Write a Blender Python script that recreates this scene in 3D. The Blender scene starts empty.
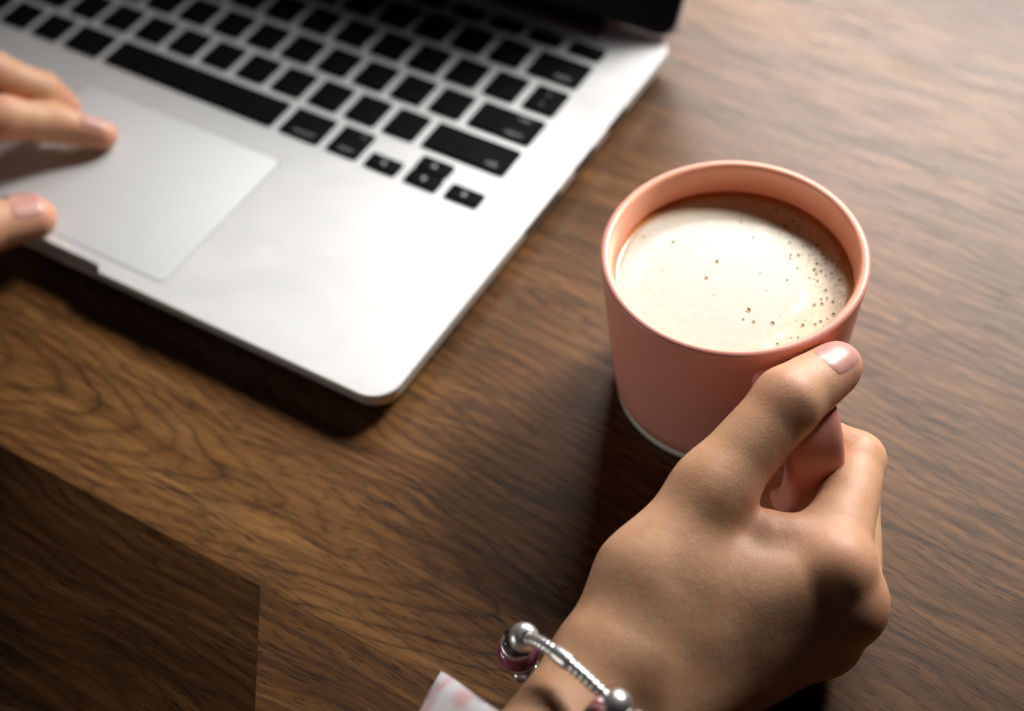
import bpy, bmesh, math, random
import numpy as np
from mathutils import Vector, Matrix

random.seed(7)
scene = bpy.context.scene
COL = scene.collection
R = math.radians

# ------------------------------------------------------------------ camera
cam_data = bpy.data.cameras.new("camera")
cam = bpy.data.objects.new("camera", cam_data)
COL.objects.link(cam)
cam.matrix_world = Matrix((
    (0.854357, -0.370021, 0.364909, 0.21146),
    (0.516325, 0.684106, -0.515177, -0.21985),
    (-0.059010, 0.628557, 0.775522, 0.40341),
    (0, 0, 0, 1)))
cam_data.sensor_width = 36.0
cam_data.lens = 36.0 * 1437.65 / 1024.0
cam_data.clip_start = 0.01
cam_data.clip_end = 50
cam_data.dof.use_dof = True
cam_data.dof.focus_distance = 0.432
cam_data.dof.aperture_fstop = 5.0
scene.camera = cam

# ------------------------------------------------------------------ world, window light and added fill
world = bpy.data.worlds.new("World")
scene.world = world
world.use_nodes = True
bg = world.node_tree.nodes["Background"]
bg.inputs[0].default_value = (0.55, 0.62, 0.70, 1)
bg.inputs[1].default_value = 0.012


def area_light(name, aim, az, elev, dist, sx, sy, watts, color, spread=180):
    ld = bpy.data.lights.new(name, 'AREA')
    ld.shape = 'RECTANGLE'
    ld.size, ld.size_y = sx, sy
    ld.energy = watts
    ld.color = color
    ld.spread = R(spread)
    o = bpy.data.objects.new(name, ld)
    COL.objects.link(o)
    d = Vector((math.cos(R(az)) * math.cos(R(elev)), math.sin(R(az)) * math.cos(R(elev)), math.sin(R(elev))))
    o.location = Vector(aim) + d * dist
    o.rotation_euler = d.to_track_quat('Z', 'Y').to_euler()
    return o


area_light("window_light", (0.17, 0.31, 0.0), 108, 42, 0.80, 0.56, 0.28, 2.0, (1.0, 0.98, 0.955), 52)
area_light("laptop_beam_light", (-0.02, 0.11, 0.0), 69, 39, 1.0, 0.28, 0.26, 0.92, (1.0, 0.975, 0.94), 31)  # unseen source, added as a narrow beam to light the laptop, not the hand
area_light("mug_fill_light", (0.09, 0.09, 0.045), 226, 5, 1.2, 0.5, 0.3, 0.27, (1.0, 0.95, 0.90), 52)  # added unseen fill, kept low to brighten the mug's near side

scene.view_settings.view_transform = 'Standard'
scene.view_settings.look = 'None'
scene.view_settings.exposure = 0.0
scene.view_settings.gamma = 1.0
scene.cycles.use_denoising = True
scene.cycles.max_bounces = 8
scene.cycles.caustics_reflective = False
scene.cycles.caustics_refractive = False


# ------------------------------------------------------------------ helpers
def link(name, mesh, parent=None, mat=None):
    o = bpy.data.objects.new(name, mesh)
    COL.objects.link(o)
    if parent is not None:
        o.parent = parent
    if mat is not None and len(mesh.materials) == 0:
        mesh.materials.append(mat)
    return o


def empty(name, loc=(0, 0, 0)):
    o = bpy.data.objects.new(name, None)
    o.empty_display_size = 0.01
    COL.objects.link(o)
    o.location = loc
    return o


def tag(o, label, cat, group=None, kind=None):
    o["label"] = label
    o["category"] = cat
    if group:
        o["group"] = group
    if kind:
        o["kind"] = kind
    return o


def mesh_from(name, verts, faces, smooth=True):
    me = bpy.data.meshes.new(name)
    me.from_pydata([tuple(map(float, v)) for v in verts], [], [tuple(int(i) for i in f) for f in faces])
    me.update()
    if smooth:
        me.polygons.foreach_set("use_smooth", [True] * len(me.polygons))
    return me


def fix_normals(me):
    bm = bmesh.new()
    bm.from_mesh(me)
    bmesh.ops.recalc_face_normals(bm, faces=bm.faces)
    bm.to_mesh(me)
    bm.free()
    return me


def grid_faces(nu, nv, wrap_u=False, wrap_v=False):
    f = []
    for i in range(nu if wrap_u else nu - 1):
        for j in range(nv if wrap_v else nv - 1):
            a = i * nv + j
            b = ((i + 1) % nu) * nv + j
            c = ((i + 1) % nu) * nv + (j + 1) % nv
            d = i * nv + (j + 1) % nv
            f.append((a, b, c, d))
    return f


def lathe(name, prof, n=128):
    v = []
    for i in range(n):
        a = 2 * math.pi * i / n
        for r, z in prof:
            v.append((r * math.cos(a), r * math.sin(a), z))
    return fix_normals(mesh_from(name, v, grid_faces(n, len(prof), True, False)))


def catmull(pts, per=8, closed=False):
    P = [np.array(p, float) for p in pts]
    out = []
    n = len(P)
    rng = range(n) if closed else range(n - 1)
    for i in rng:
        if closed:
            p0, p1, p2, p3 = P[i - 1], P[i], P[(i + 1) % n], P[(i + 2) % n]
        else:
            p0, p1, p2, p3 = P[max(i - 1, 0)], P[i], P[i + 1], P[min(i + 2, n - 1)]
        for k in range(per):
            t = k / per
            out.append(0.5 * ((2 * p1) + (-p0 + p2) * t + (2 * p0 - 5 * p1 + 4 * p2 - p3) * t * t + (-p0 + 3 * p1 - 3 * p2 + p3) * t ** 3))
    if not closed:
        out.append(P[-1])
    return np.array(out)


def rounded_rect(x0, y0, x1, y1, r, n=6):
    pts = []
    for cx, cy, a0 in ((x1 - r, y0 + r, -90), (x1 - r, y1 - r, 0), (x0 + r, y1 - r, 90), (x0 + r, y0 + r, 180)):
        for k in range(n + 1):
            a = R(a0 + 90 * k / n)
            pts.append((cx + r * math.cos(a), cy + r * math.sin(a)))
    return pts


def inset(pts, d, cx=None, cy=None):
    """move every point of a convex-ish outline inwards along its vertex normal"""
    n = len(pts)
    out = []
    for i in range(n):
        p0, p1, p2 = np.array(pts[i - 1]), np.array(pts[i]), np.array(pts[(i + 1) % n])
        a, b = p1 - p0, p2 - p1
        la, lb = np.linalg.norm(a), np.linalg.norm(b)
        nrm = np.array([-(a[1] / (la + 1e-12) + b[1] / (lb + 1e-12)), a[0] / (la + 1e-12) + b[0] / (lb + 1e-12)])
        nrm /= np.linalg.norm(nrm) + 1e-12
        out.append(tuple(p1 + nrm * d))
    return out


def stack(bm, layers, cap_bottom=True, cap_top=True):
    """layers: list of (outline, z) with equal point counts -> closed solid"""
    rings = [[bm.verts.new((x, y, z)) for x, y in o] for o, z in layers]
    n = len(rings[0])
    for a, b in zip(rings[:-1], rings[1:]):
        for i in range(n):
            bm.faces.new((a[i], a[(i + 1) % n], b[(i + 1) % n], b[i]))
    if cap_bottom:
        bm.faces.new(list(reversed(rings[0])))
    if cap_top:
        bm.faces.new(rings[-1])


def bm_mesh(name, bm, smooth_angle=None):
    bmesh.ops.recalc_face_normals(bm, faces=bm.faces)
    me = bpy.data.meshes.new(name)
    bm.to_mesh(me)
    bm.free()
    if smooth_angle is not None:
        me.polygons.foreach_set("use_smooth", [True] * len(me.polygons))
        me.set_sharp_from_angle(angle=R(smooth_angle))
    return me


def bm_box(bm, x0, y0, z0, x1, y1, z1):
    stack(bm, [([(x0, y0), (x1, y0), (x1, y1), (x0, y1)], z0), ([(x0, y0), (x1, y0), (x1, y1), (x0, y1)], z1)])


def tube(name, path, radii, sides=12, closed=False, twist=0.0):
    path = [np.array(p, float) for p in path]
    n = len(path)
    up = np.array((0.0, 0.0, 1.0))
    v = []
    for i in range(n):
        if closed:
            t = path[(i + 1) % n] - path[i - 1]
        else:
            t = path[min(i + 1, n - 1)] - path[max(i - 1, 0)]
        t = t / (np.linalg.norm(t) + 1e-12)
        a = np.cross(t, up)
        if np.linalg.norm(a) < 1e-3:
            a = np.cross(t, np.array((1.0, 0, 0)))
        a /= np.linalg.norm(a)
        b = np.cross(a, t)
        r = radii[i] if hasattr(radii, '__len__') else radii
        for k in range(sides):
            th = 2 * math.pi * k / sides
            v.append(path[i] + r * (math.cos(th) * a + math.sin(th) * b))
    f = grid_faces(n, sides, closed, True)
    if not closed:
        f.append(tuple(range(sides)))
        f.append(tuple((n - 1) * sides + k for k in range(sides)))
    return fix_normals(mesh_from(name, v, f))


# ------------------------------------------------------------------ materials
class NT:
    def __init__(self, name):
        self.m = bpy.data.materials.new(name)
        self.m.use_nodes = True
        self.t = self.m.node_tree
        self.b = self.t.nodes["Principled BSDF"]

    def n(self, typ, **kw):
        nd = self.t.nodes.new(typ)
        for k, v in kw.items():
            setattr(nd, k, v)
        return nd

    def l(self, a, b):
        self.t.links.new(a, b)

    def math(self, op, a, b=None, c=None, clamp=False):
        nd = self.n('ShaderNodeMath', operation=op, use_clamp=clamp)
        for i, x in enumerate((a, b, c)):
            if x is None:
                continue
            if isinstance(x, (int, float)):
                nd.inputs[i].default_value = x
            else:
                self.l(x, nd.inputs[i])
        return nd.outputs[0]

    def mapping(self, src, scale=(1, 1, 1), loc=(0, 0, 0), rot=(0, 0, 0)):
        nd = self.n('ShaderNodeMapping')
        nd.inputs['Scale'].default_value = scale
        nd.inputs['Location'].default_value = loc
        nd.inputs['Rotation'].default_value = rot
        self.l(src, nd.inputs['Vector'])
        return nd.outputs[0]

    def noise(self, vec, scale=1.0, detail=2.0, rough=0.5, dist=0.0):
        nd = self.n('ShaderNodeTexNoise')
        nd.inputs['Scale'].default_value = scale
        nd.inputs['Detail'].default_value = detail
        nd.inputs['Roughness'].default_value = rough
        nd.inputs['Distortion'].default_value = dist
        if vec is not None:
            self.l(vec, nd.inputs['Vector'])
        return nd.outputs['Fac']

    def ramp(self, fac, stops, interp='LINEAR'):
        nd = self.n('ShaderNodeValToRGB')
        nd.color_ramp.interpolation = interp
        el = nd.color_ramp.elements
        while len(el) < len(stops):
            el.new(0.5)
        for e, (p, c) in zip(el, stops):
            e.position = p
            e.color = (c, c, c, 1) if isinstance(c, (int, float)) else (*c, 1)
        self.l(fac, nd.inputs[0])
        return nd.outputs[0]

    def mix(self, fac, a, b, mode='MIX'):
        nd = self.n('ShaderNodeMix', data_type='RGBA', blend_type=mode)
        for i, x in ((0, fac), (6, a), (7, b)):
            if isinstance(x, (int, float)):
                nd.inputs[i].default_value = x
            elif isinstance(x, tuple):
                nd.inputs[i].default_value = (*x, 1)
            else:
                self.l(x, nd.inputs[i])
        return nd.outputs[2]

    def bump(self, height, strength, dist):
        nd = self.n('ShaderNodeBump')
        nd.inputs['Strength'].default_value = strength
        nd.inputs['Distance'].default_value = dist
        self.l(height, nd.inputs['Height'])
        self.l(nd.outputs[0], self.b.inputs['Normal'])

    def set(self, **kw):
        for k, v in kw.items():
            k = k.replace('_', ' ')
            if isinstance(v, tuple) and len(v) == 3 and 'Color' in k:
                v = (*v, 1)
            if hasattr(v, 'is_linked'):
                self.l(v, self.b.inputs[k])
            else:
                self.b.inputs[k].default_value = v
        return self.m


def simple(name, color, rough=0.5, metal=0.0, **kw):
    return NT(name).set(Base_Color=color, Roughness=rough, Metallic=metal, **kw)


def wood(name, tint, yc, apex, slope, seed, period=0.0026, contrast=1.0, spec=0.23, end_tint=None):
    """walnut board cut tangentially: growth rings make nested cathedral arcs opening to -x"""
    g = NT(name)
    tc = g.n('ShaderNodeTexCoord').outputs['Object']
    sep = g.n('ShaderNodeSeparateXYZ')
    g.l(tc, sep.inputs[0])
    X, Y = sep.outputs[0], sep.outputs[1]
    # slow wander of the grain
    w1 = g.math('SUBTRACT', g.noise(g.mapping(tc, (8, 24, 1), (seed, 0, 0)), 1.0, 2.0, 0.5), 0.5)
    w2 = g.math('SUBTRACT', g.noise(g.mapping(tc, (45, 90, 1), (0, seed, 0)), 1.0, 2.0, 0.5), 0.5)
    dy = g.math('SUBTRACT', g.math('ADD', Y, g.math('MULTIPLY', w1, 0.012)), yc)
    rad = g.math('SQRT', g.math('ADD', g.math('MULTIPLY', dy, dy), 0.00010))
    f = g.math('ADD', rad, g.math('MULTIPLY', g.math('SUBTRACT', X, apex), slope))
    f = g.math('ADD', f, g.math('MULTIPLY_ADD', w2, 0.0042, g.math('MULTIPLY', w1, 0.011)))
    fp = g.math('DIVIDE', f, period)
    ph = g.math('FRACT', fp)
    ring = g.ramp(ph, [(0.0, 0.80), (0.06, 0.45), (0.30, 0.12), (0.62, 0.06), (0.86, 0.42), (0.95, 1.0), (1.0, 0.85)])
    rid = g.n('ShaderNodeTexWhiteNoise', noise_dimensions='1D')
    g.l(g.math('FLOOR', fp), rid.inputs['W'])
    ringk = g.math('MULTIPLY', ring, g.math('MULTIPLY_ADD', rid.outputs[0], 0.6, 0.4))
    patch = g.ramp(g.noise(g.mapping(tc, (14, 40, 1), (3 + seed, 1, 0)), 1.0, 3.0, 0.55), [(0.28, 0.5), (0.55, 1.0)])
    ringk = g.math('MULTIPLY', ringk, patch)
    # pores: short dark dashes lying along the grain, bent a little with it
    cmb = g.n('ShaderNodeCombineXYZ')
    g.l(X, cmb.inputs[0])
    g.l(g.math('ADD', Y, g.math('MULTIPLY', w1, 0.020)), cmb.inputs[1])
    gv = cmb.outputs[0]
    pores = g.noise(g.mapping(gv, (150, 1500, 1), (seed, 2, 0)), 1.0, 1.0, 0.5)
    poresm = g.ramp(pores, [(0.56, 0.0), (0.68, 1.0)])
    pores2 = g.noise(g.mapping(gv, (30, 470, 1), (seed, 5, 0)), 1.0, 3.0, 0.62)
    p2m = g.ramp(pores2, [(0.46, 0.0), (0.63, 1.0)])
    poremask = g.ramp(g.noise(g.mapping(gv, (20, 90, 1), (1, seed, 0)), 1.0, 2.0, 0.5), [(0.33, 0.3), (0.62, 1.0)])
    streak = g.noise(g.mapping(gv, (7, 170, 1), (seed, 9, 0)), 1.0, 4.0, 0.62)
    broad = g.noise(g.mapping(gv, (3.5, 17, 1), (seed, 4, 0)), 1.0, 2.0, 0.5)
    base = g.ramp(g.math('ADD', g.math('MULTIPLY', streak, 0.55), g.math('MULTIPLY', broad, 0.45)),
                  [(0.34, (0.075, 0.034, 0.013)), (0.47, (0.145, 0.071, 0.028)), (0.57, (0.215, 0.113, 0.047)), (0.68, (0.295, 0.168, 0.076))])
    c = g.mix(g.math('MULTIPLY', ringk, 0.96 * contrast), base, (0.026, 0.0115, 0.005))
    c = g.mix(g.math('MULTIPLY', g.math('MULTIPLY', p2m, poremask), 0.78 * contrast), c, (0.028, 0.014, 0.006))
    c = g.mix(g.math('MULTIPLY', g.math('MULTIPLY', poresm, poremask), 0.88 * contrast), c, (0.014, 0.0065, 0.0035))
    if end_tint:  # second tint blended in towards the joint end
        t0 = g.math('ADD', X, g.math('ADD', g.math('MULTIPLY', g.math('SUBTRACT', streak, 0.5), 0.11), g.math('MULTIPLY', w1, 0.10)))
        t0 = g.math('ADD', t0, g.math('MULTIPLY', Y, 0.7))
        tint = g.mix(g.ramp(g.math('MULTIPLY_ADD', t0, 5.0, 0.85), [(0.0, 0.0), (1.0, 1.0)]), tint, end_tint)
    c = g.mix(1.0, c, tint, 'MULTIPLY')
    rgh = g.math('MULTIPLY_ADD', p2m, 0.06, 0.44)
    h = g.math('SUBTRACT', 1.0, g.math('ADD', g.math('MULTIPLY', poresm, 0.6), g.math('MULTIPLY', p2m, 0.5)))
    g.bump(h, 0.10, 0.00018)
    return g.set(Base_Color=c, Roughness=rgh, Specular_IOR_Level=spec)


M_wood_a = wood("walnut_figured", (0.80, 0.68, 0.48), -0.044, 0.10, 0.20, 1.7, period=0.0042)
M_wood_b = wood("walnut_dark", (0.075, 0.056, 0.040), -0.135, 0.12, 0.14, 6.1, period=0.0046, contrast=0.9, spec=0.08, end_tint=(0.38, 0.31, 0.22))  # dark board of its own, tint lowered further to imitate lower-left shade
M_wood_c = wood("walnut_plain", (0.66, 0.56, 0.40), -0.22, 0.5, 0.06, 11.3, period=0.004)
M_wood_d = wood("walnut_far", (0.82, 0.71, 0.52), 0.55, 0.6, 0.05, 17.9, period=0.004)


def make_aluminium():
    g = NT("anodised_aluminium")
    tc = g.n('ShaderNodeTexCoord').outputs['Object']
    fine = g.noise(tc, 2600, 2, 0.6)
    c = g.ramp(fine, [(0.3, (0.80, 0.80, 0.805)), (0.7, (0.87, 0.87, 0.87))])
    g.bump(fine, 0.12, 0.00006)
    smudge = g.noise(g.mapping(tc, (1, 1.6, 1)), 32, 4, 0.6, 0.8)
    rg = g.math('MULTIPLY_ADD', smudge, 0.18, 0.34)
    return g.set(Base_Color=c, Metallic=0.45, Roughness=rg)


M_alu = make_aluminium()
M_alu_pad = simple("trackpad_glass", (0.63, 0.635, 0.64), 0.60, 0.15)
M_alu_shaded = simple("aluminium_shaded_side", (0.60, 0.60, 0.56), 0.45, 0.7)  # same aluminium, darkened to imitate its dim, shaded side walls
M_groove = simple("groove_shadow_gap", (0.30, 0.30, 0.30), 0.7)
M_black = simple("black_plastic", (0.012, 0.012, 0.013), 0.6, Specular_IOR_Level=0.25)
M_glass_black = simple("black_display_glass", (0.004, 0.004, 0.005), 0.25, Specular_IOR_Level=0.15)
M_legend = simple("grey_key_print", (0.30, 0.30, 0.31), 0.7)


def make_key_mat():
    g = NT("matte_black_key")
    tc = g.n('ShaderNodeTexCoord').outputs['Object']
    n = g.noise(tc, 260, 3, 0.6)
    c = g.ramp(n, [(0.3, (0.0025, 0.0026, 0.003)), (0.75, (0.006, 0.0062, 0.007))])
    r = g.math('MULTIPLY_ADD', n, 0.14, 0.50)
    g.bump(g.noise(tc, 3000, 1, 0.5), 0.1, 0.00005)
    return g.set(Base_Color=c, Roughness=r, Specular_IOR_Level=0.05)


M_key = make_key_mat()


def make_ceramic(name, color, rough, var):
    g = NT(name)
    tc = g.n('ShaderNodeTexCoord').outputs['Object']
    n = g.noise(tc, 38, 3, 0.55)
    sp = g.noise(tc, 1500, 2, 0.6)
    a = tuple(x * (1 - var) for x in color)
    b = tuple(min(1, x * (1 + var)) for x in color)
    c = g.ramp(n, [(0.3, a), (0.7, b)])
    c = g.mix(g.ramp(sp, [(0.62, 0.0), (0.75, 0.22)]), c, tuple(x * 0.6 for x in color))
    g.bump(g.math('ADD', g.noise(tc, 420, 3, 0.6), g.math('MULTIPLY', sp, 0.5)), 0.10, 0.00012)
    return g.set(Base_Color=c, Roughness=rough, Specular_IOR_Level=0.45)


M_mug = make_ceramic("salmon_glaze", (0.72, 0.305, 0.235), 0.38, 0.04)
M_foot = make_ceramic("unglazed_stoneware", (0.72, 0.71, 0.60), 0.8, 0.05)


# ================================================================== TABLE
table = empty("wooden_table", (0, 0, 0))
tag(table, "brown walnut table top with dark grain lines and a board joint at lower left", "table")


def plank(corners, mat, dz=0.0):
    bm = bmesh.new()
    o = inset(corners, 0.00003)
    stack(bm, [(o, -0.028), (o, dz - 0.00012), (inset(o, 0.00008), dz)])
    return link("plank", bm_mesh("plank", bm), table, mat)


SY = -0.0732
plank([(-0.90, SY), (1.0, SY), (1.0, 0.42), (-0.90, 0.42)], M_wood_a)
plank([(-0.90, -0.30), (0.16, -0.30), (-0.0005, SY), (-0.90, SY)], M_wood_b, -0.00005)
plank([(0.16, -0.30), (1.0, -0.30), (1.0, SY), (-0.0005, SY)], M_wood_c, -0.00002)
plank([(-0.90, 0.42), (1.0, 0.42), (1.0, 0.75), (-0.90, 0.75)], M_wood_d)


# ================================================================== LAPTOP
LX0, LX1, LY0, LY1 = -0.314, 0.0, 0.0, 0.219
DECK = 0.0125
laptop = empty("laptop", (-0.157, 0.1095, 0))
tag(laptop, "open silver laptop with black keys, standing left of the pink mug", "laptop")
OFF = Vector((0.157, -0.1095, 0))


def lpart(name, me, mat, parent=None, loc=(0, 0, 0)):
    o = link(name, me, parent or laptop, mat)
    o.location = (Vector(loc) + OFF) if parent is None else Vector(loc)
    return o


bm = bmesh.new()
outl = rounded_rect(LX0, LY0, LX1, LY1, 0.0105, 10)
# underside: belly curve, then the straight side wall
stack(bm, [(inset(outl, 0.016), 0.0016), (inset(outl, 0.0075), 0.0026), (inset(outl, 0.0025), 0.0046), (inset(outl, 0.0004), 0.0068), (outl, 0.0080)], True, True)
# upper deck, with the thumb scoop left open at the middle of the front edge
top = []
for x, y in outl:
    top.append((x, y))
nt0, nt1, nd = -0.157 - 0.0262, -0.157 + 0.0262, 0.0030
k = next(i for i, (x, y) in enumerate(outl) if abs(y) < 1e-9 and x > -0.02)   # first point on front edge
scoop = [(nt0, 0.0), (nt0 + 0.0018, nd * 0.75), (nt0 + 0.004, nd), (nt1 - 0.004, nd), (nt1 - 0.0018, nd * 0.75), (nt1, 0.0)]
upper = scoop + top
upper_in = scoop + inset(top, 0.0004)
upper_in[0:6] = [(x, y + 0.0003) for x, y in scoop]
stack(bm, [(upper, 0.00801), (upper, DECK - 0.0004), (upper_in, DECK)], True, True)
base = lpart("base", bm_mesh("base", bm, 30), M_alu)
base.data.materials.append(M_alu_shaded)
for pl in base.data.polygons:
    if pl.normal.z < 0.3:
        pl.material_index = 1

# rubber feet
for fx, fy in ((-0.022, 0.02), (-0.292, 0.02), (-0.022, 0.199), (-0.292, 0.199)):
    bm = bmesh.new()
    circ = [(0.007 * math.cos(2 * math.pi * i / 24), 0.007 * math.sin(2 * math.pi * i / 24)) for i in range(24)]
    stack(bm, [(inset(circ, 0.001), 0.0001), (circ, 0.0008), (circ, 0.0026)])
    lpart("rubber_foot", bm_mesh("rubber_foot", bm, 40), M_black, None, (fx, fy, 0))

# side ports along the right edge
for name, y0, y1, z0, z1 in (("card_slot", 0.095, 0.120, 0.0088, 0.0108), ("video_port", 0.133, 0.148, 0.0086, 0.0114), ("usb_port", 0.160, 0.174, 0.0086, 0.0116)):
    bm = bmesh.new()
    bm_box(bm, -0.004, y0, z0, 0.00025, y1, z1)
    lpart(name, bm_mesh(name, bm), M_black)

# trackpad: a glass plate inside a fine groove
TP = (-0.2085, 0.0075, -0.1055, 0.0815)
bm = bmesh.new()
go = rounded_rect(TP[0] - 0.0006, TP[1] - 0.0006, TP[2] + 0.0006, TP[3] + 0.0006, 0.0032, 5)
stack(bm, [(go, DECK - 0.001), (go, DECK + 0.00003)])
lpart("trackpad_gap", bm_mesh("trackpad_gap", bm), M_groove)
bm = bmesh.new()
to = rounded_rect(TP[0], TP[1], TP[2], TP[3], 0.0028, 5)
stack(bm, [(to, DECK - 0.001), (to, DECK + 0.00005), (inset(to, 0.0002), DECK + 0.00012)])
lpart("trackpad", bm_mesh("trackpad", bm, 20), M_alu_pad)

# keys
U, GAP = 0.019, 0.0038
VP = 0.01923
KX, KY = -0.0217, 0.0954
key_cache = {}


def key_mesh(w, h):
    kk = (round(w, 5), round(h, 5))
    if kk not in key_cache:
        bm = bmesh.new()
        o = rounded_rect(-w / 2, -h / 2, w / 2, h / 2, 0.0013, 4)
        stack(bm, [(o, -0.0012), (o, 0.00075), (inset(o, 0.00025), 0.00105), (inset(o, 0.0009), 0.00112)], False, True)
        key_cache[kk] = bm_mesh("key", bm, 25)
        key_cache[kk].materials.append(M_key)
    return key_cache[kk]


def text_mesh(txt, size):
    cu = bpy.data.curves.new("legend", 'FONT')
    cu.body = txt
    cu.size = size
    cu.align_x = 'CENTER'
    cu.align_y = 'CENTER'
    cu.resolution_u = 2
    t = bpy.data.objects.new("legend_tmp", cu)
    COL.objects.link(t)
    bpy.context.view_layer.update()
    me = bpy.data.meshes.new_from_object(t.evaluated_get(bpy.context.evaluated_depsgraph_get()))
    bpy.data.objects.remove(t)
    return me


def arrow_mesh(ang):
    a = R(ang)
    s = 0.0013
    pts = [(1.1, 0), (-0.8, 0.95), (-0.8, -0.95)]
    v = [((x * math.cos(a) - y * math.sin(a)) * s, (x * math.sin(a) + y * math.cos(a)) * s, 0) for x, y in pts]
    return mesh_from("legend", v, [(0, 1, 2)], False)


def key(cr, w, y0, y1, legends=()):
    """cr: right edge in key units from the right end of the board"""
    xr = KX - cr * U
    xl = KX - (cr + w) * U + GAP
    o = lpart("key", key_mesh(xr - xl, y1 - y0), M_key, None, ((xl + xr) / 2, (y0 + y1) / 2, DECK))
    for me, dx, dy in legends:
        lg = link("legend", me, o, M_legend)
        lg.location = (dx * (xr - xl) / 2, dy * (y1 - y0) / 2, 0.00122)
    return o


def row(r, widths, legends=None):
    y0 = KY + r * VP
    y1 = y0 + VP - 0.0040
    c = 0.0
    for i, w in enumerate(widths):
        key(c, w, y0, y1, (legends or {}).get(i, ()))
        c += w


# bottom row (three arrow keys are half height)
y0 = KY
hh = (VP - 0.0040)
half = hh * 0.47
key(0, 1, y0 - 0.0006, y0 + half, [(arrow_mesh(0), 0, 0)])
key(1, 1, y0 - 0.0006, y0 + half - 0.0002, [(arrow_mesh(-90), 0, 0)])
key(1, 1, y0 + half + 0.0003, y0 + hh, [(arrow_mesh(90), 0, 0)])
key(2, 1, y0 - 0.0006, y0 + half, [(arrow_mesh(180), 0, 0)])
c = 3.0
for w, lg in ((1, [(text_mesh("option", 0.0026), 0.1, -0.6), (text_mesh("alt", 0.0024), 0.5, 0.6)]),
              (1.25, [(text_mesh("command", 0.0026), 0.1, -0.6)]), (5, ()), (1.25, ()), (1, ()), (1, ()), (1, ())):
    key(c, w, y0, y0 + hh, lg)
    c += w
row(1, [2.25] + [1] * 10 + [2.25], {0: [(text_mesh("shift", 0.0030), 0.62, -0.55)]})
row(2, [1.75] + [1] * 11 + [1.75], {0: [(text_mesh("return", 0.0030), 0.42, -0.58), (text_mesh("enter", 0.0026), 0.42, 0.58)]})
row(3, [1] + [1] * 12 + [1.5], {0: [(text_mesh("|", 0.0036), 0, 0.45), (text_mesh("\\", 0.0036), 0, -0.45)]})
row(4, [1.5] + [1] * 13, {0: [(text_mesh("delete", 0.0030), 0.35, -0.58)]})
yF = KY + 5 * VP
c = 0.0
for i in range(14):
    w = 14.5 / 14
    key(c, w, yF, yF + 0.0076)
    c += w

# hinge barrel and lid
hinge = catmull([(-0.2835, 0.2105, 0.0110), (-0.0305, 0.2105, 0.0110)], 2)
lpart("hinge", tube("hinge", hinge, 0.0052, 20), M_black)
LID_A = R(121)
lid_me_bm = bmesh.new()
lo = rounded_rect(LX0, 0.0, LX1, 0.214, 0.0085, 8)
stack(lid_me_bm, [(inset(lo, 0.0008), -0.0045), (lo, -0.0036), (lo, -0.0005), (inset(lo, 0.0004), 0.0)])
lid = lpart("lid", bm_mesh("lid", lid_me_bm, 30), M_alu, None, (0, 0.2185, 0.0128))
lid.rotation_euler = (math.pi - LID_A, 0, 0)
lid.rotation_euler = (0, 0, 0)
# lid local: x right, y up the panel, z towards the viewer
ly = Vector((0, -math.cos(LID_A), math.sin(LID_A)))
lz = Vector((0, -math.sin(LID_A), -math.cos(LID_A)))
lid.matrix_local = Matrix(((1, 0, 0, OFF.x), (0, ly.y, lz.y, 0.2168 + OFF.y), (0, ly.z, lz.z, 0.0130), (0, 0, 0, 1)))
bm = bmesh.new()
go = rounded_rect(LX0 + 0.0009, 0.0009, LX1 - 0.0009, 0.2131, 0.0078, 8)
stack(bm, [(go, -0.0006), (go, 0.0003), (inset(go, 0.0003), 0.0005)])
link("display_glass", bm_mesh("display_glass", bm, 30), lid, M_glass_black)


# ================================================================== MUG
MX, MY, MH = 0.0930, 0.0742, 0.0660
mug = empty("mug", (MX, MY, 0))
tag(mug, "salmon pink ceramic mug full of milky coffee, its handle held by the hand", "mug")


def rout(z):
    return 0.03765 + (0.0427 - 0.03765) * z / MH


WALL = 0.0033
prof = [(0.0, 0.0042), (0.030, 0.0042), (rout(0.0042) - 0.0002, 0.0042)]
for i in range(1, 12):
    z = 0.0042 + (MH - 0.0015 - 0.0042) * i / 11
    prof.append((rout(z), z))
for i in range(1, 9):
    a = math.pi * i / 9
    prof.append((rout(MH) - WALL / 2 + WALL / 2 * math.cos(a), MH - 0.0015 + 0.0015 * math.sin(a)))
for i in range(11, -1, -1):
    z = 0.010 + (MH - 0.0015 - 0.010) * i / 11
    prof.append((rout(z) - WALL, z))
prof += [(0.031, 0.0065), (0.0, 0.006)]
M_mug_in = make_ceramic("salmon_glaze_inside", (0.88, 0.40, 0.255), 0.32, 0.03)  # inside glaze, more orange, also lightened to imitate light bounced off the coffee
body_me = lathe("body", prof, 160)
body_me.materials.append(M_mug)
body_me.materials.append(M_mug_in)
for pl in body_me.polygons:
    c0 = pl.center
    if c0.z > 0.0055 and pl.normal.x * c0.x + pl.normal.y * c0.y < -0.3 * math.hypot(c0.x, c0.y):
        pl.material_index = 1
link("body", body_me, mug)
fp = [(0.0, 0.0012), (0.030, 0.0012), (0.0315, 0.0002), (rout(0) - 0.0012, 0.0002), (rout(0) - 0.0003, 0.0009), (rout(0.004) - 0.0005, 0.00418), (0.030, 0.00418), (0.0, 0.00418)]
link("foot_ring", lathe("foot_ring", fp, 128), mug, M_foot)

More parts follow.
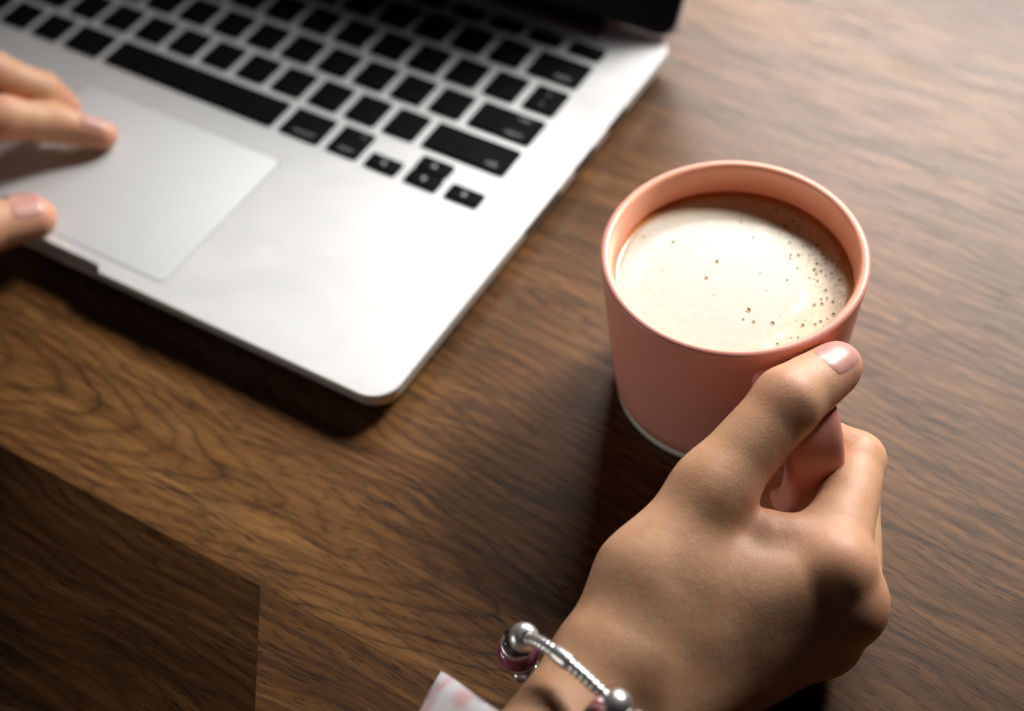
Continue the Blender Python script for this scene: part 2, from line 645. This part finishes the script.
# handle: flat rounded band swept round a D
HAZ = R(-42)
hp = catmull([(0.0392, 0.0528), (0.0470, 0.0545), (0.0560, 0.0540), (0.0637, 0.0480), (0.0676, 0.0385), (0.0668, 0.0250), (0.0610, 0.0145), (0.0500, 0.0098), (0.0376, 0.0095)], 7)
er = np.array((math.cos(HAZ), math.sin(HAZ), 0.0))
et = np.array((-math.sin(HAZ), math.cos(HAZ), 0.0))
ez = np.array((0, 0, 1.0))
v = []
S = 28
for i, (r, z) in enumerate(hp):
    t = hp[min(i + 1, len(hp) - 1)] - hp[max(i - 1, 0)]
    t = t / np.linalg.norm(t)
    nrm = np.array((-t[1], t[0]))          # in (r,z)
    fl = 1 + 0.12 * (abs(i - len(hp) / 2) / (len(hp) / 2)) ** 2
    for k in range(S):
        th = 2 * math.pi * k / S
        cx = math.copysign(abs(math.cos(th)) ** 0.45, math.cos(th)) * 0.0090 * fl
        cy = math.copysign(abs(math.sin(th)) ** 0.55, math.sin(th)) * 0.0046 * fl
        v.append(er * (r + nrm[0] * cy) + ez * (z + nrm[1] * cy) + et * cx)
f = grid_faces(len(hp), S, False, True)
f += [tuple(range(S)), tuple((len(hp) - 1) * S + k for k in range(S))]
link("handle", fix_normals(mesh_from("handle", v, f)), mug, M_mug)

# ------------------------------------------------------------------ coffee
CZ = 0.0538
CR = rout(CZ) - WALL - 0.00005


def make_coffee():
    g = NT("milky_coffee_foam")
    tc = g.n('ShaderNodeTexCoord').outputs['Object']
    wv = g.n('ShaderNodeVectorMath', operation='ADD')
    g.l(tc, wv.inputs[0])
    nz = g.n('ShaderNodeTexNoise')
    nz.inputs['Scale'].default_value = 55
    nz.inputs['Detail'].default_value = 4
    g.l(tc, nz.inputs['Vector'])
    sc = g.n('ShaderNodeVectorMath', operation='MULTIPLY_ADD')
    g.l(nz.outputs['Color'], sc.inputs[0])
    sc.inputs[1].default_value = (0.011, 0.011, 0)
    sc.inputs[2].default_value = (-0.0055, -0.0055, 0)
    g.l(sc.outputs[0], wv.inputs[1])
    wp = wv.outputs[0]
    # pale pool of milk, pushed towards the drinker; tan crema gathers at the far right side
    d1 = g.n('ShaderNodeVectorMath', operation='DISTANCE')
    g.l(wp, d1.inputs[0])
    d1.inputs[1].default_value = (-0.0085, -0.0085, 0)
    pale = g.ramp(g.math('DIVIDE', d1.outputs['Value'], 0.05), [(0.55, 0.0), (0.72, 0.45), (0.88, 0.85), (1.0, 1.0)])
    d0 = g.n('ShaderNodeVectorMath', operation='LENGTH')
    g.l(tc, d0.inputs[0])
    edge = g.ramp(g.math('DIVIDE', d0.outputs['Value'], CR), [(0.925, 0.0), (0.975, 1.0)])
    fine = g.noise(tc, 420, 4, 0.6)
    mott = g.noise(wp, 130, 3, 0.6)
    c1 = g.mix(g.ramp(fine, [(0.4, 0.0), (0.75, 0.5)]), (0.60, 0.57, 0.49), (0.54, 0.485, 0.375))
    c2 = g.mix(g.ramp(mott, [(0.35, 0.0), (0.7, 1.0)]), (0.66, 0.48, 0.27), (0.72, 0.58, 0.38))
    c = g.mix(pale, c1, c2)
    # broken white swirl arcs
    ds = g.n('ShaderNodeVectorMath', operation='DISTANCE')
    g.l(wp, ds.inputs[0])
    ds.inputs[1].default_value = (-0.002, -0.006, 0)
    sw = g.ramp(g.math('DIVIDE', ds.outputs['Value'], 0.05), [(0.50, 0.0), (0.545, 1.0), (0.575, 1.0), (0.62, 0.0)])
    sw = g.math('MULTIPLY', sw, g.ramp(g.noise(wp, 70, 3, 0.6), [(0.46, 0.0), (0.60, 0.9)]))
    c = g.mix(sw, c, (0.74, 0.71, 0.63))
    # the ring of crema left on the glaze: strongest on the far left
    sep = g.n('ShaderNodeSeparateXYZ')
    g.l(tc, sep.inputs[0])
    far = g.ramp(g.math('MULTIPLY_ADD', g.math('SUBTRACT', sep.outputs[1], g.math('MULTIPLY', sep.outputs[0], 0.6)), 12, 0.5), [(0.2, 0.15), (0.6, 1.0)])
    c = g.mix(g.math('MULTIPLY', edge, far), c, (0.42, 0.14, 0.02))
    g.bump(g.math('ADD', g.noise(tc, 160, 3, 0.6), g.math('MULTIPLY', fine, 0.3)), 0.18, 0.0005)
    return g.set(Base_Color=c, Roughness=0.24, Specular_IOR_Level=0.5, Subsurface_Weight=0.15, Subsurface_Scale=0.002)


M_coffee = make_coffee()
cp = [(0.0, -0.004)]
cp.append((CR * 0.96, -0.004))
cp.append((CR, -0.001))
for k in range(0, 8):
    t = k / 7
    cp.append((CR - 0.0022 * t, 0.0011 * (1 - t) ** 2))
for k in range(1, 14):
    cp.append((max(CR - 0.0022 - (CR - 0.0022) * k / 13, 0.0), 0.0))
coffee = link("coffee", lathe("coffee", cp, 128), None, M_coffee)
coffee.location = (MX, MY, CZ)
tag(coffee, "pale milky coffee with tan foam and small bubbles filling the pink mug", "coffee")

M_bub = simple("foam_bubble", (0.22, 0.13, 0.05), 0.12, 0.0)
M_bubrim = simple("foam_bubble_film", (0.66, 0.55, 0.37), 0.10, 0.0)
rng = random.Random(5)


def crater(name, r, parent, x, y):
    """an open bubble: raised film rim round a dark hollow"""
    n = 14
    prof = [(r * 1.35, -0.00002), (r * 1.15, r * 0.22), (r * 0.95, r * 0.25), (r * 0.8, r * 0.08), (r * 0.45, 0.00004), (0.0001 * r, 0.00003)]
    vv = []
    for i in range(n):
        a = 2 * math.pi * i / n
        for rr, zz in prof:
            vv.append((x + rr * math.cos(a), y + rr * math.sin(a), zz))
    return vv, grid_faces(n, len(prof), True, False)


def ray_pt(u, w):
    return u, w


big = [(0.0106, -0.0100, 0.00080), (0.0141, -0.0138, 0.00055)]
allv, allf, rimn = [], [], []
spots = list()
tries = 0
while len(spots) < 260 and tries < 20000:
    tries += 1
    if rng.random() < 0.80:
        a = rng.gauss(R(38), R(28))
        rr = CR * (0.93 - abs(rng.gauss(0, 0.13)))
    else:
        a = rng.uniform(0, 2 * math.pi)
        rr = CR * math.sqrt(rng.random()) * 0.96
    x, y = rr * math.cos(a), rr * math.sin(a)
    if rr > CR * 0.96:
        continue
    r = 0.00015 + 0.00055 * rng.random() ** 3.0
    if any(math.hypot(x - q[0], y - q[1]) < 1.5 * (r + q[2]) for q in spots):
        continue
    spots.append((x, y, r))
for x, y, r in spots:
    vv, ff = crater("b", r, coffee, x, y)
    o = len(allv)
    allv += vv
    allf += [tuple(i + o for i in q) for q in ff]
me = fix_normals(mesh_from("bubbles", allv, allf))
me.materials.append(M_bubrim)
me.materials.append(M_bub)
np_ = 5
me.polygons.foreach_set("material_index", [1 if (i % np_) >= 2 else 0 for i in range(len(me.polygons))])
bo = link("bubbles", me, coffee)
bo["kind"] = "stuff"
for x, y, r in big:
    vv, ff = crater("b", r, coffee, x, y)
    me = fix_normals(mesh_from("bubble", vv, ff))
    me.materials.append(M_bubrim)
    me.materials.append(M_bub)
    me.polygons.foreach_set("material_index", [1 if (i % np_) >= 2 else 0 for i in range(len(me.polygons))])
    link("bubble", me, coffee)


# ================================================================== HANDS (signed-distance bodies, one surface each)
def sd_cone(P, a, b, ra, rb):
    a = np.array(a, np.float32)
    ab = np.array(b, np.float32) - a
    L = float(ab @ ab) + 1e-12
    pa = P - a
    t = np.clip((pa @ ab) / L, 0, 1)
    d = pa - t[..., None] * ab
    return np.sqrt((d * d).sum(-1)) - (ra + (rb - ra) * t)


def sd_ell(P, c, axes, radii):
    q = (P - np.array(c, np.float32)) @ np.array(axes, np.float32).T
    k0 = np.sqrt(((q / np.array(radii, np.float32)) ** 2).sum(-1))
    k1 = np.sqrt(((q / (np.array(radii, np.float32) ** 2)) ** 2).sum(-1))
    return k0 * (k0 - 1.0) / (k1 + 1e-6)


def smin(a, b, k):
    h = np.maximum(k - np.abs(a - b), 0.0) / k
    return np.minimum(a, b) - h * h * k * 0.25


def smax(a, b, k):
    return -smin(-a, -b, k)


def surface_nets(fn, lo, hi, h):
    lo = np.array(lo, np.float32)
    n = np.ceil((np.array(hi) - lo) / h).astype(int) + 1
    xs = [lo[i] + h * np.arange(n[i], dtype=np.float32) for i in range(3)]
    F = np.empty(tuple(n), np.float32)
    step = 24
    for s in range(0, n[0], step):
        g = np.stack(np.meshgrid(xs[0][s:s + step], xs[1], xs[2], indexing='ij'), -1)
        F[s:s + step] = fn(g)
    S = F < 0
    cnt = np.zeros(tuple(n - 1), np.int32)
    acc = np.zeros(tuple(n - 1) + (3,), np.float32)
    offs = [(i, j, k) for i in (0, 1) for j in (0, 1) for k in (0, 1)]

    def sl(A, o):
        return A[o[0]:A.shape[0] - 1 + o[0], o[1]:A.shape[1] - 1 + o[1], o[2]:A.shape[2] - 1 + o[2]]
    for a in offs:
        for ax in range(3):
            if a[ax] == 1:
                continue
            b = list(a)
            b[ax] = 1
            fa, fb = sl(F, a), sl(F, b)
            cr = (fa < 0) != (fb < 0)
            t = np.where(cr, fa / np.where(cr, fa - fb, 1), 0)
            for q in range(3):
                acc[..., q] += np.where(cr, a[q] + (t if q == ax else 0), 0)
            cnt += cr
    act = cnt > 0
    idx = -np.ones(act.shape, np.int64)
    cells = np.argwhere(act)
    idx[act] = np.arange(len(cells))
    V = lo + h * (cells + acc[act] / cnt[act][:, None])
    faces = []
    for ax in range(3):
        o1, o2 = [(1, 2), (2, 0), (0, 1)][ax]
        a0 = [slice(None)] * 3
        a1 = [slice(None)] * 3
        a0[ax] = slice(0, -1)
        a1[ax] = slice(1, None)
        ch = S[tuple(a0)] != S[tuple(a1)]
        inside = S[tuple(a0)]
        e = np.argwhere(ch)
        ok = (e[:, o1] > 0) & (e[:, o2] > 0) & (e[:, o1] < act.shape[o1]) & (e[:, o2] < act.shape[o2])
        e = e[ok]
        ins = inside[tuple(e.T)]

        def at(d1, d2):
            q = e.copy()
            q[:, o1] -= d1
            q[:, o2] -= d2
            return idx[tuple(q.T)]
        quad = np.stack([at(1, 1), at(0, 1), at(0, 0), at(1, 0)], 1)
        quad[~ins] = quad[~ins][:, ::-1]
        faces.append(quad)
    Fc = np.concatenate(faces)
    for _ in range(3):
        d, gr = grad(fn, V)
        V = V - np.clip(d, -h, h)[:, None] * gr
    return V, Fc


def grad(fn, V, e=0.25):
    d = fn(V)
    g = np.stack([fn(V + np.eye(3, dtype=np.float32)[i] * e) - fn(V - np.eye(3, dtype=np.float32)[i] * e) for i in range(3)], -1)
    g /= np.linalg.norm(g, axis=-1, keepdims=True) + 1e-9
    return d, g


def hand_mesh(name, fn, lo, hi, h, tips):
    V, F = surface_nets(fn, lo, hi, h)
    me = bpy.data.meshes.new(name)
    me.vertices.add(len(V))
    me.vertices.foreach_set("co", (V * 0.001).astype(np.float32).ravel())
    me.loops.add(len(F) * 4)
    me.loops.foreach_set("vertex_index", F.ravel().astype(np.int32))
    me.polygons.add(len(F))
    me.polygons.foreach_set("loop_start", (np.arange(len(F)) * 4).astype(np.int32))
    me.polygons.foreach_set("loop_total", np.full(len(F), 4, np.int32))
    me.polygons.foreach_set("use_smooth", np.ones(len(F), bool))
    me.update(calc_edges=True)
    me.validate()
    red = np.zeros(len(V), np.float32)
    for c, r, s in tips:
        red = np.maximum(red, s * np.exp(-((V - np.array(c)) ** 2).sum(-1) / (2 * r * r)))
    at = me.attributes.new("flush", 'FLOAT', 'POINT')
    at.data.foreach_set("value", red.astype(np.float32))
    return me


def nail_mesh(name, fn, center, normal, axis, length, width, lift=0.35, curve=0.0):
    nrm = np.array(normal, float)
    nrm /= np.linalg.norm(nrm)
    ax = np.array(axis, float)
    ax -= nrm * (ax @ nrm)
    ax /= np.linalg.norm(ax)
    sd = np.cross(nrm, ax)
    c = np.array(center, float)
    NU, NV = 17, 15
    pts = []
    for i in range(NU):
        u = -1 + 2 * i / (NU - 1)
        for j in range(NV):
            w = -1 + 2 * j / (NV - 1)
            # squircle map -> rounded nail outline, rounder at the free end
            uu = u * math.sqrt(1 - 0.36 * w * w)
            ww = w * math.sqrt(1 - 0.30 * u * u)
            p = c + ax * uu * length / 2 + sd * ww * width / 2
            rr = max(abs(u), abs(w))
            pts.append((p, rr))
    Q = np.array([q[0] for q in pts], np.float32) + nrm * 9
    for _ in range(60):
        d = fn(Q)
        Q = Q - nrm * np.clip(d, -1, 1)[:, None] * 0.9
    d, g = grad(fn, Q)
    off = np.array([lift * (1 - q[1] ** 6) - 0.10 * q[1] ** 8 for q in pts])
    Q = Q + nrm * off[:, None]
    me = mesh_from(name, Q * 0.001, grid_faces(NU, NV))
    fix_normals(me)
    return me


def make_skin(name, base, red, dark):
    g = NT(name)
    tc = g.n('ShaderNodeTexCoord').outputs['Object']
    at = g.n('ShaderNodeAttribute', attribute_name="flush").outputs['Fac']
    mot = g.noise(tc, 70, 4, 0.6)
    mot2 = g.noise(tc, 260, 3, 0.6)
    c = g.mix(g.ramp(mot, [(0.35, 0.0), (0.68, 0.75)]), base, dark)
    c = g.mix(g.ramp(mot2, [(0.42, 0.0), (0.78, 0.38)]), c, red)
    c = g.mix(g.math('MULTIPLY', at, 0.9, clamp=True), c, red)
    # skin lines: fine crossing cells
    vo = g.n('ShaderNodeTexVoronoi', feature='DISTANCE_TO_EDGE')
    vo.inputs['Scale'].default_value = 1150
    g.l(g.mapping(tc, (1.0, 0.75, 1.0)), vo.inputs['Vector'])
    lines = g.ramp(vo.outputs['Distance'], [(0.0, 0.0), (0.16, 1.0)])
    h = g.math('ADD', g.math('MULTIPLY', lines, 0.55), g.math('ADD', g.math('MULTIPLY', g.noise(tc, 3200, 2, 0.6), 0.4), g.math('MULTIPLY', mot2, 2.2)))
    g.bump(h, 0.26, 0.00024)
    r = g.math('MULTIPLY_ADD', mot2, 0.16, 0.42)
    return g.set(Base_Color=c, Roughness=r, Specular_IOR_Level=0.42, Subsurface_Weight=0.22,
                 Subsurface_Radius=(1.0, 0.36, 0.18), Subsurface_Scale=0.0035)


M_skin = make_skin("skin", (0.66, 0.385, 0.225), (0.64, 0.27, 0.18), (0.55, 0.28, 0.145))
M_nail = simple("fingernail", (0.56, 0.29, 0.245), 0.36, 0.0, Specular_IOR_Level=0.5, Subsurface_Weight=0.2, Subsurface_Scale=0.002)

# --- the hand that holds the mug (millimetres)
TH = [(118.0, -31, 41), (123.0, -1.0, 51), (131.6, 30.5, 62.5), (138.6, 52.0, 60.0)]
IDX = [(162.2, 0.0, 37.5), (152.0, 42.5, 31.0), (135, 44.5, 30), (120, 30, 30)]
MID = [(168.5, -3.5, 27.0), (152, 42, 16.5), (136, 43, 16), (121, 29, 16)]
RNG = [(165.5, -10, 14.5), (149, 30, 9), (136, 34, 9), (122, 25, 9)]
PNK = [(156, -18, 9.5), (144, 14, 8.5), (136, 20, 8.5), (126, 14, 8.5)]


W0, W1, W2 = (141.2, -0.5, 41.5), (148.7, 2.4, 40.0), (155.0, 14.0, 37.0)   # skin fold between thumb and forefinger
CREASES = (
    (((147.9, 37.9, 39.6), (148.8, 40.9, 40.3), (150.2, 44.7, 40.2)), 0.4, 1.2),
    (((142.0, -0.6, 48.6), (145.4, 0.3, 47.8), (149.3, 2.8, 47.4)), 0.22, 0.9),
    (((147.0, 8.8, 43.8), (150.5, 10.5, 45.2), (152.6, 15.5, 45.4)), 0.2, 0.9),
)


def finger(P, J, radii, k=3.0):
    d = None
    for i in range(len(J) - 1):
        s = sd_cone(P, J[i], J[i + 1], radii[i], radii[i + 1])
        d = s if d is None else smin(d, s, k)
    return d


def right_hand(P):
    P = P.astype(np.float32)
    # forearm and wrist
    arm = sd_cone(P, (117.5, -64, 32.5), (113, -230, 40), 14.5, 24)
    arm = smin(arm, sd_cone(P, (127, -64, 16.5), (124, -230, 26), 15.5, 25), 13)
    d = arm
    # metacarpal fan
    for a, b, ra, rb in (((121, -50, 27), IDX[0], 12.5, 9.4), ((127, -53, 22), MID[0], 13, 9.4),
                         ((131, -56, 18), RNG[0], 13.5, 8.8), ((131, -58, 16), PNK[0], 14, 8.6)):
        d = smin(d, sd_cone(P, a, b, ra, rb), 11)
    # palm fill on the inner side
    d = smin(d, sd_cone(P, (126, -34, 24), (146, -4, 24), 15, 12), 12)
    # thumb root and thumb
    th = smin(sd_cone(P, (119.5, -50, 35), TH[0], 14.5, 13.5), sd_cone(P, TH[0], TH[1], 13.5, 11.2), 10)
    d = smin(d, th, 12)
    # web between thumb and index
    d = smin(d, sd_cone(P, (127, -22, 38), (148, -9, 34), 11, 10), 10)
    d = smin(d, sd_cone(P, (151, -8, 32), (155, 16, 25), 9.0, 8.0), 6)
    d = smin(d, smin(sd_cone(P, W0, W1, 6.5, 6.0), sd_cone(P, W1, W2, 6.0, 6.5), 3), 6)
    t2 = sd_cone(P, TH[1], TH[2], 11.2, 9.9)
    t3 = smin(sd_cone(P, TH[2], TH[3], 9.9, 6.9), sd_cone(P, (134.6, 40, 61.5), (137.8, 49.0, 60), 9.0, 7.9), 3)
    thumb = smin(t2, t3, 4)
    d = smin(d, thumb, 6)
    fi = finger(P, IDX, (9.7, 9.0, 8.3, 7.0), 2.0)
    fm = finger(P, MID, (10.8, 9.4, 8.4, 7.0), 2.0)
    fr = finger(P, RNG, (9.6, 8.9, 7.8, 6.8), 2.0)
    fp_ = finger(P, PNK, (8.6, 7.6, 6.8, 6.0), 2.0)
    fs = smin(smin(fi, fm, 1.6), smin(fr, fp_, 1.6), 1.6)
    d = smin(d, fs, 6)
    # knuckle heads
    for c, r in ((IDX[0], 9.9), (MID[0], 10.6), (RNG[0], 9.5)):
        d = smin(d, np.sqrt(((P - np.array(c, np.float32)) ** 2).sum(-1)) - r, 6)
    # shallow tendon and skin relief
    x, y, z = P[..., 0], P[..., 1], P[..., 2]
    d = d + 0.14 * np.sin(0.17 * x + 0.13 * y + 0.3 * np.sin(0.2 * y) + 1.3) * np.sin(0.15 * y - 0.21 * z + 0.4 * np.sin(0.13 * x))
    for pts, r, k in CREASES:
        for a, b in zip(pts[:-1], pts[1:]):
            d = smax(d, -sd_cone(P, a, b, r, r), k)
    # flat where it lies on the table
    d = smax(d, 0.6 - P[..., 2], 3)
    d = np.maximum(d, -196.0 - P[..., 1])      # the arm ends inside the sleeve
    return d


flush_r = [((141, 53, 62), 9, 0.75), ((134, 27, 72), 8, 0.35), ((157, 40, 54), 9, 0.45), ((165, 2, 54), 9, 0.40), ((174, -1, 36), 8, 0.45),
           ((142, 4, 52), 9, 0.55), ((136, 12, 46), 8, 0.6)]
me = hand_mesh("hand", right_hand, (76, -200, -2), (190, 66, 84), 1.1, flush_r)
hand = link("hand", me, None, M_skin)
tag(hand, "hand wearing a bracelet and gripping the handle of the pink mug", "hand")
me = nail_mesh("fingernail", right_hand, (138.6, 49.6, 68), (0.34, -0.16, 0.93), (0.27, 0.95, -0.1), 14.0, 12.4)
link("fingernail", me, hand, M_nail)

# --- the hand on the trackpad
LIX = [(-227, -3, 52), (-200.5, 32.5, 35), (-188.5, 47.0, 25), (-174.5, 55.0, 18.7)]
LMI = [(-240, 14, 58), (-213, 44, 44.5), (-202, 54.5, 31), (-198.5, 59.5, 20.5)]
LRI = [(-253, 18, 52), (-232, 43, 40), (-226, 52, 28), (-222, 55, 20)]
LPI = [(-266, 22, 46), (-250, 42, 36), (-245, 50, 27), (-241, 52, 20)]
LTH = [(-215, -55, 46), (-188, -40, 38), (-174.5, -14, 27), (-163.8, 5.0, 21.5)]


def left_hand(P):
    P = P.astype(np.float32)
    d = smin(sd_cone(P, (-252, -82, 50), (-272, -190, 46), 22, 27), sd_cone(P, (-270, -76, 46), (-296, -180, 42), 20, 26), 14)
    for a, b, ra, rb in (((-248, -68, 53), LIX[0], 17, 11.5), ((-256, -66, 54), LMI[0], 17, 11.5), ((-264, -62, 52), LRI[0], 16, 10.5), ((-272, -60, 48), LPI[0], 15, 9.5)):
        d = smin(d, sd_cone(P, a, b, ra, rb), 11)
    d = smin(d, smin(sd_cone(P, (-246, -70, 48), LTH[0], 17, 15), sd_cone(P, LTH[0], LTH[1], 15, 11.6), 8), 11)
    th = finger(P, LTH[1:], (11.6, 10.3, 8.0), 4)
    d = smin(d, th, 5)
    fs = finger(P, LIX, (10.5, 8.4, 7.5, 5.8), 3)
    for J, rad in ((LMI, (10.5, 8.2, 7.6, 6.2)), (LRI, (10.4, 9, 7.8, 6.2)), (LPI, (9, 7.6, 6.8, 5.6))):
        fs = smin(fs, finger(P, J, rad, 3), 1.5)
    return np.maximum(smin(d, fs, 7), -181.0 - P[..., 1])


flush_l = [((-174, 56, 19), 8, 0.95), ((-163, 6, 22), 9, 0.95), ((-201, 35, 45), 7, 0.4), ((-198, 60, 22), 7, 0.7)]
me = hand_mesh("hand", left_hand, (-352, -185, 8), (-150, 112, 86), 1.5, flush_l)
hand2 = link("hand", me, None, M_skin)
tag(hand2, "hand with fingertip and thumb resting on the laptop trackpad", "hand")
for c, nr, ax, ln, wd in (((-176, 54.5, 26), (0.25, -0.05, 0.95), (0.90, 0.42, -0.35), 10.5, 8.6),
                          ((-164.5, 4.0, 29), (0.72, -0.42, 0.62), (0.50, 0.80, -0.25), 12.5, 10.5)):
    link("fingernail", nail_mesh("fingernail", left_hand, c, nr, ax, ln, wd), hand2, M_nail)


# ================================================================== BRACELET
M_silver = simple("polished_silver", (0.70, 0.70, 0.68), 0.34, 0.85)
M_silver_dark = simple("oxidised_silver", (0.10, 0.10, 0.10), 0.35, 0.9)


def make_glass_bead(name, c1, c2):
    g = NT(name)
    tc = g.n('ShaderNodeTexCoord').outputs['Object']
    n = g.noise(tc, 420, 2, 0.5, 1.0)
    return g.set(Base_Color=g.ramp(n, [(0.4, c1), (0.6, c2)]), Roughness=0.08, Specular_IOR_Level=0.7)


M_bead_pink = make_glass_bead("plum_glass", (0.20, 0.035, 0.085), (0.33, 0.09, 0.17))
M_bead_red = make_glass_bead("red_white_glass", (0.32, 0.03, 0.04), (0.62, 0.42, 0.40))

BC = np.array((119.5, -70.0, 27)) * 0.001
BE1 = np.array((0.965, -0.26, 0.0))
BE2 = np.array((0.05, -0.10, 1.0))
BE2 /= np.linalg.norm(BE2)
BA, BB = 0.0262, 0.0288


def bpt(deg):
    a = R(deg)
    ca, sa = math.cos(a), math.sin(a)
    # squarish oval that follows the wrist
    s = 1.0 + 0.05 * math.sin(2 * a) ** 2
    return BC + BE1 * BA * ca * s + BE2 * BB * sa * s


def btan(deg):
    t = bpt(deg + 1) - bpt(deg - 1)
    return t / np.linalg.norm(t)


bracelet = empty("charm_bracelet", tuple(BC - np.array((0, 0, 0.027))))
tag(bracelet, "silver charm bracelet with glass beads round the wrist beside the mug", "bracelet")
bo_ = Vector(bracelet.location)


def bpart(name, me, mat, parent=bracelet):
    o = link(name, me, parent, mat)
    o.location = -bo_ if parent is bracelet else (0, 0, 0)
    return o


NSEG = 360
path = [bpt(360 * i / NSEG) for i in range(NSEG)]
rad = [0.00175 + (0.0, 0.00018, 0.00024, -0.00016)[i % 4] for i in range(NSEG)]
chain = bpart("chain", tube("chain", path, rad, 12, True), M_silver)


def bead(name, deg, r, length, mat, bulge=1.0, hole=0.0014, seg=28, flutes=0, out=0.0):
    c = bpt(deg) + (bpt(deg) - BC) / np.linalg.norm(bpt(deg) - BC) * out
    t = btan(deg)
    a = np.cross(t, (bpt(deg) - BC))
    a /= np.linalg.norm(a)
    b = np.cross(t, a)
    v = []
    NP = 15
    for i in range(seg):
        th = 2 * math.pi * i / seg
        fl = 1 + (0.10 * math.cos(flutes * th) if flutes else 0)
        for j in range(NP):
            ph = math.pi * j / (NP - 1)
            s = math.sin(ph) ** bulge
            rr = hole + (r * fl - hole) * s
            v.append(c + t * (-math.cos(ph)) * length / 2 + rr * (math.cos(th) * a + math.sin(th) * b))
    me = fix_normals(mesh_from(name, v, grid_faces(seg, NP, True, False)))
    return me


bpart("silver_ball", bead("silver_ball", 149, 0.0043, 0.0066, None, out=0.0008), M_silver)
bpart("spacer_bead", bead("spacer_bead", 162, 0.0046, 0.0050, None, 0.4, flutes=7, out=0.0012), M_silver_dark)
bpart("silver_rim", bead("silver_rim", 171, 0.0050, 0.0024, None, 0.3, out=0.0015), M_silver)
bpart("glass_bead", bead("glass_bead", 182, 0.0062, 0.0080, None, 0.55, out=0.0018), M_bead_pink)
bpart("silver_rim", bead("silver_rim", 194, 0.0046, 0.0024, None, 0.3, out=0.0015), M_silver)
bpart("spacer_bead", bead("spacer_bead", 204, 0.0042, 0.0048, None, 0.5, flutes=6, out=0.001), M_silver)
bpart("clip", bead("clip", 108, 0.0024, 0.0064, None, 0.25), M_silver)
bpart("silver_ball", bead("silver_ball", 66, 0.0050, 0.0078, None), M_silver)
rb = bead("glass_bead", 71, 0.0043, 0.0072, None, 0.6)
for q in rb.vertices:
    q.co += Vector((-0.0004, -0.0038, -0.0012))
bpart("glass_bead", rb, M_bead_red)
bpart("silver_rim", bead("silver_rim", 54, 0.0044, 0.0024, None, 0.3), M_silver)


# ================================================================== SLEEVE CUFF
def make_cloth():
    g = NT("floral_cotton")
    tc = g.n('ShaderNodeTexCoord').outputs['Object']
    vo = g.n('ShaderNodeTexVoronoi')
    vo.inputs['Scale'].default_value = 115
    g.l(g.mapping(tc, (1, 1, 1), (0.013, 0, 0)), vo.inputs['Vector'])
    bl = g.noise(tc, 150, 3, 0.6, 0.6)
    f = g.math('ADD', vo.outputs['Distance'], g.math('MULTIPLY', g.math('SUBTRACT', bl, 0.5), 0.55))
    m = g.ramp(f, [(0.22, 0.9), (0.50, 0.0)])
    m2 = g.ramp(g.noise(g.mapping(tc, (1, 1, 1), (0.3, 0.1, 0)), 110, 2, 0.5, 0.8), [(0.56, 0.0), (0.64, 0.8)])
    c = g.mix(m2, (0.52, 0.50, 0.51), (0.27, 0.27, 0.30))
    c = g.mix(m, c, (0.50, 0.29, 0.29))
    wv = g.noise(g.mapping(tc, (1, 1, 1)), 2400, 1, 0.5)
    g.bump(wv, 0.3, 0.0002)
    return g.set(Base_Color=c, Roughness=0.85, Specular_IOR_Level=0.2)


M_cloth = make_cloth()
NU, NV = 72, 26
v = []
rs = random.Random(3)
for i in range(NU):
    a = 2 * math.pi * i / NU
    for j in range(NV):
        t = j / (NV - 1)
        # opening slants back over the top of the wrist
        y0 = -0.0815 - 0.010 * max(0, math.sin(a)) - 0.008 * (0.5 + 0.5 * math.cos(a))
        y = y0 - 0.12 * t
        fold = 0.0013 * math.sin(5 * a + 9 * t) + 0.0009 * math.sin(9 * a - 14 * t) + (0.0007 if j < 3 else (-0.0004 if j == 3 else 0.0))
        rx = 0.0335 + 0.008 * t + fold
        rz = 0.0285 + 0.006 * t + fold * 0.6
        cz = 0.0315 + 0.006 * t
        v.append((0.1170 + rx * math.cos(a), y, max(cz + rz * math.sin(a), 0.0015 + 0.0004 * math.sin(7 * a))))
me = fix_normals(mesh_from("sleeve_cuff", v, grid_faces(NU, NV, True, False)))
cuff = link("sleeve_cuff", me, hand, M_cloth)
cuff["label"] = "white sleeve cuff with pink and grey flowers"
so = cuff.modifiers.new("thickness", 'SOLIDIFY')
so.thickness = 0.0009
so.offset = 1
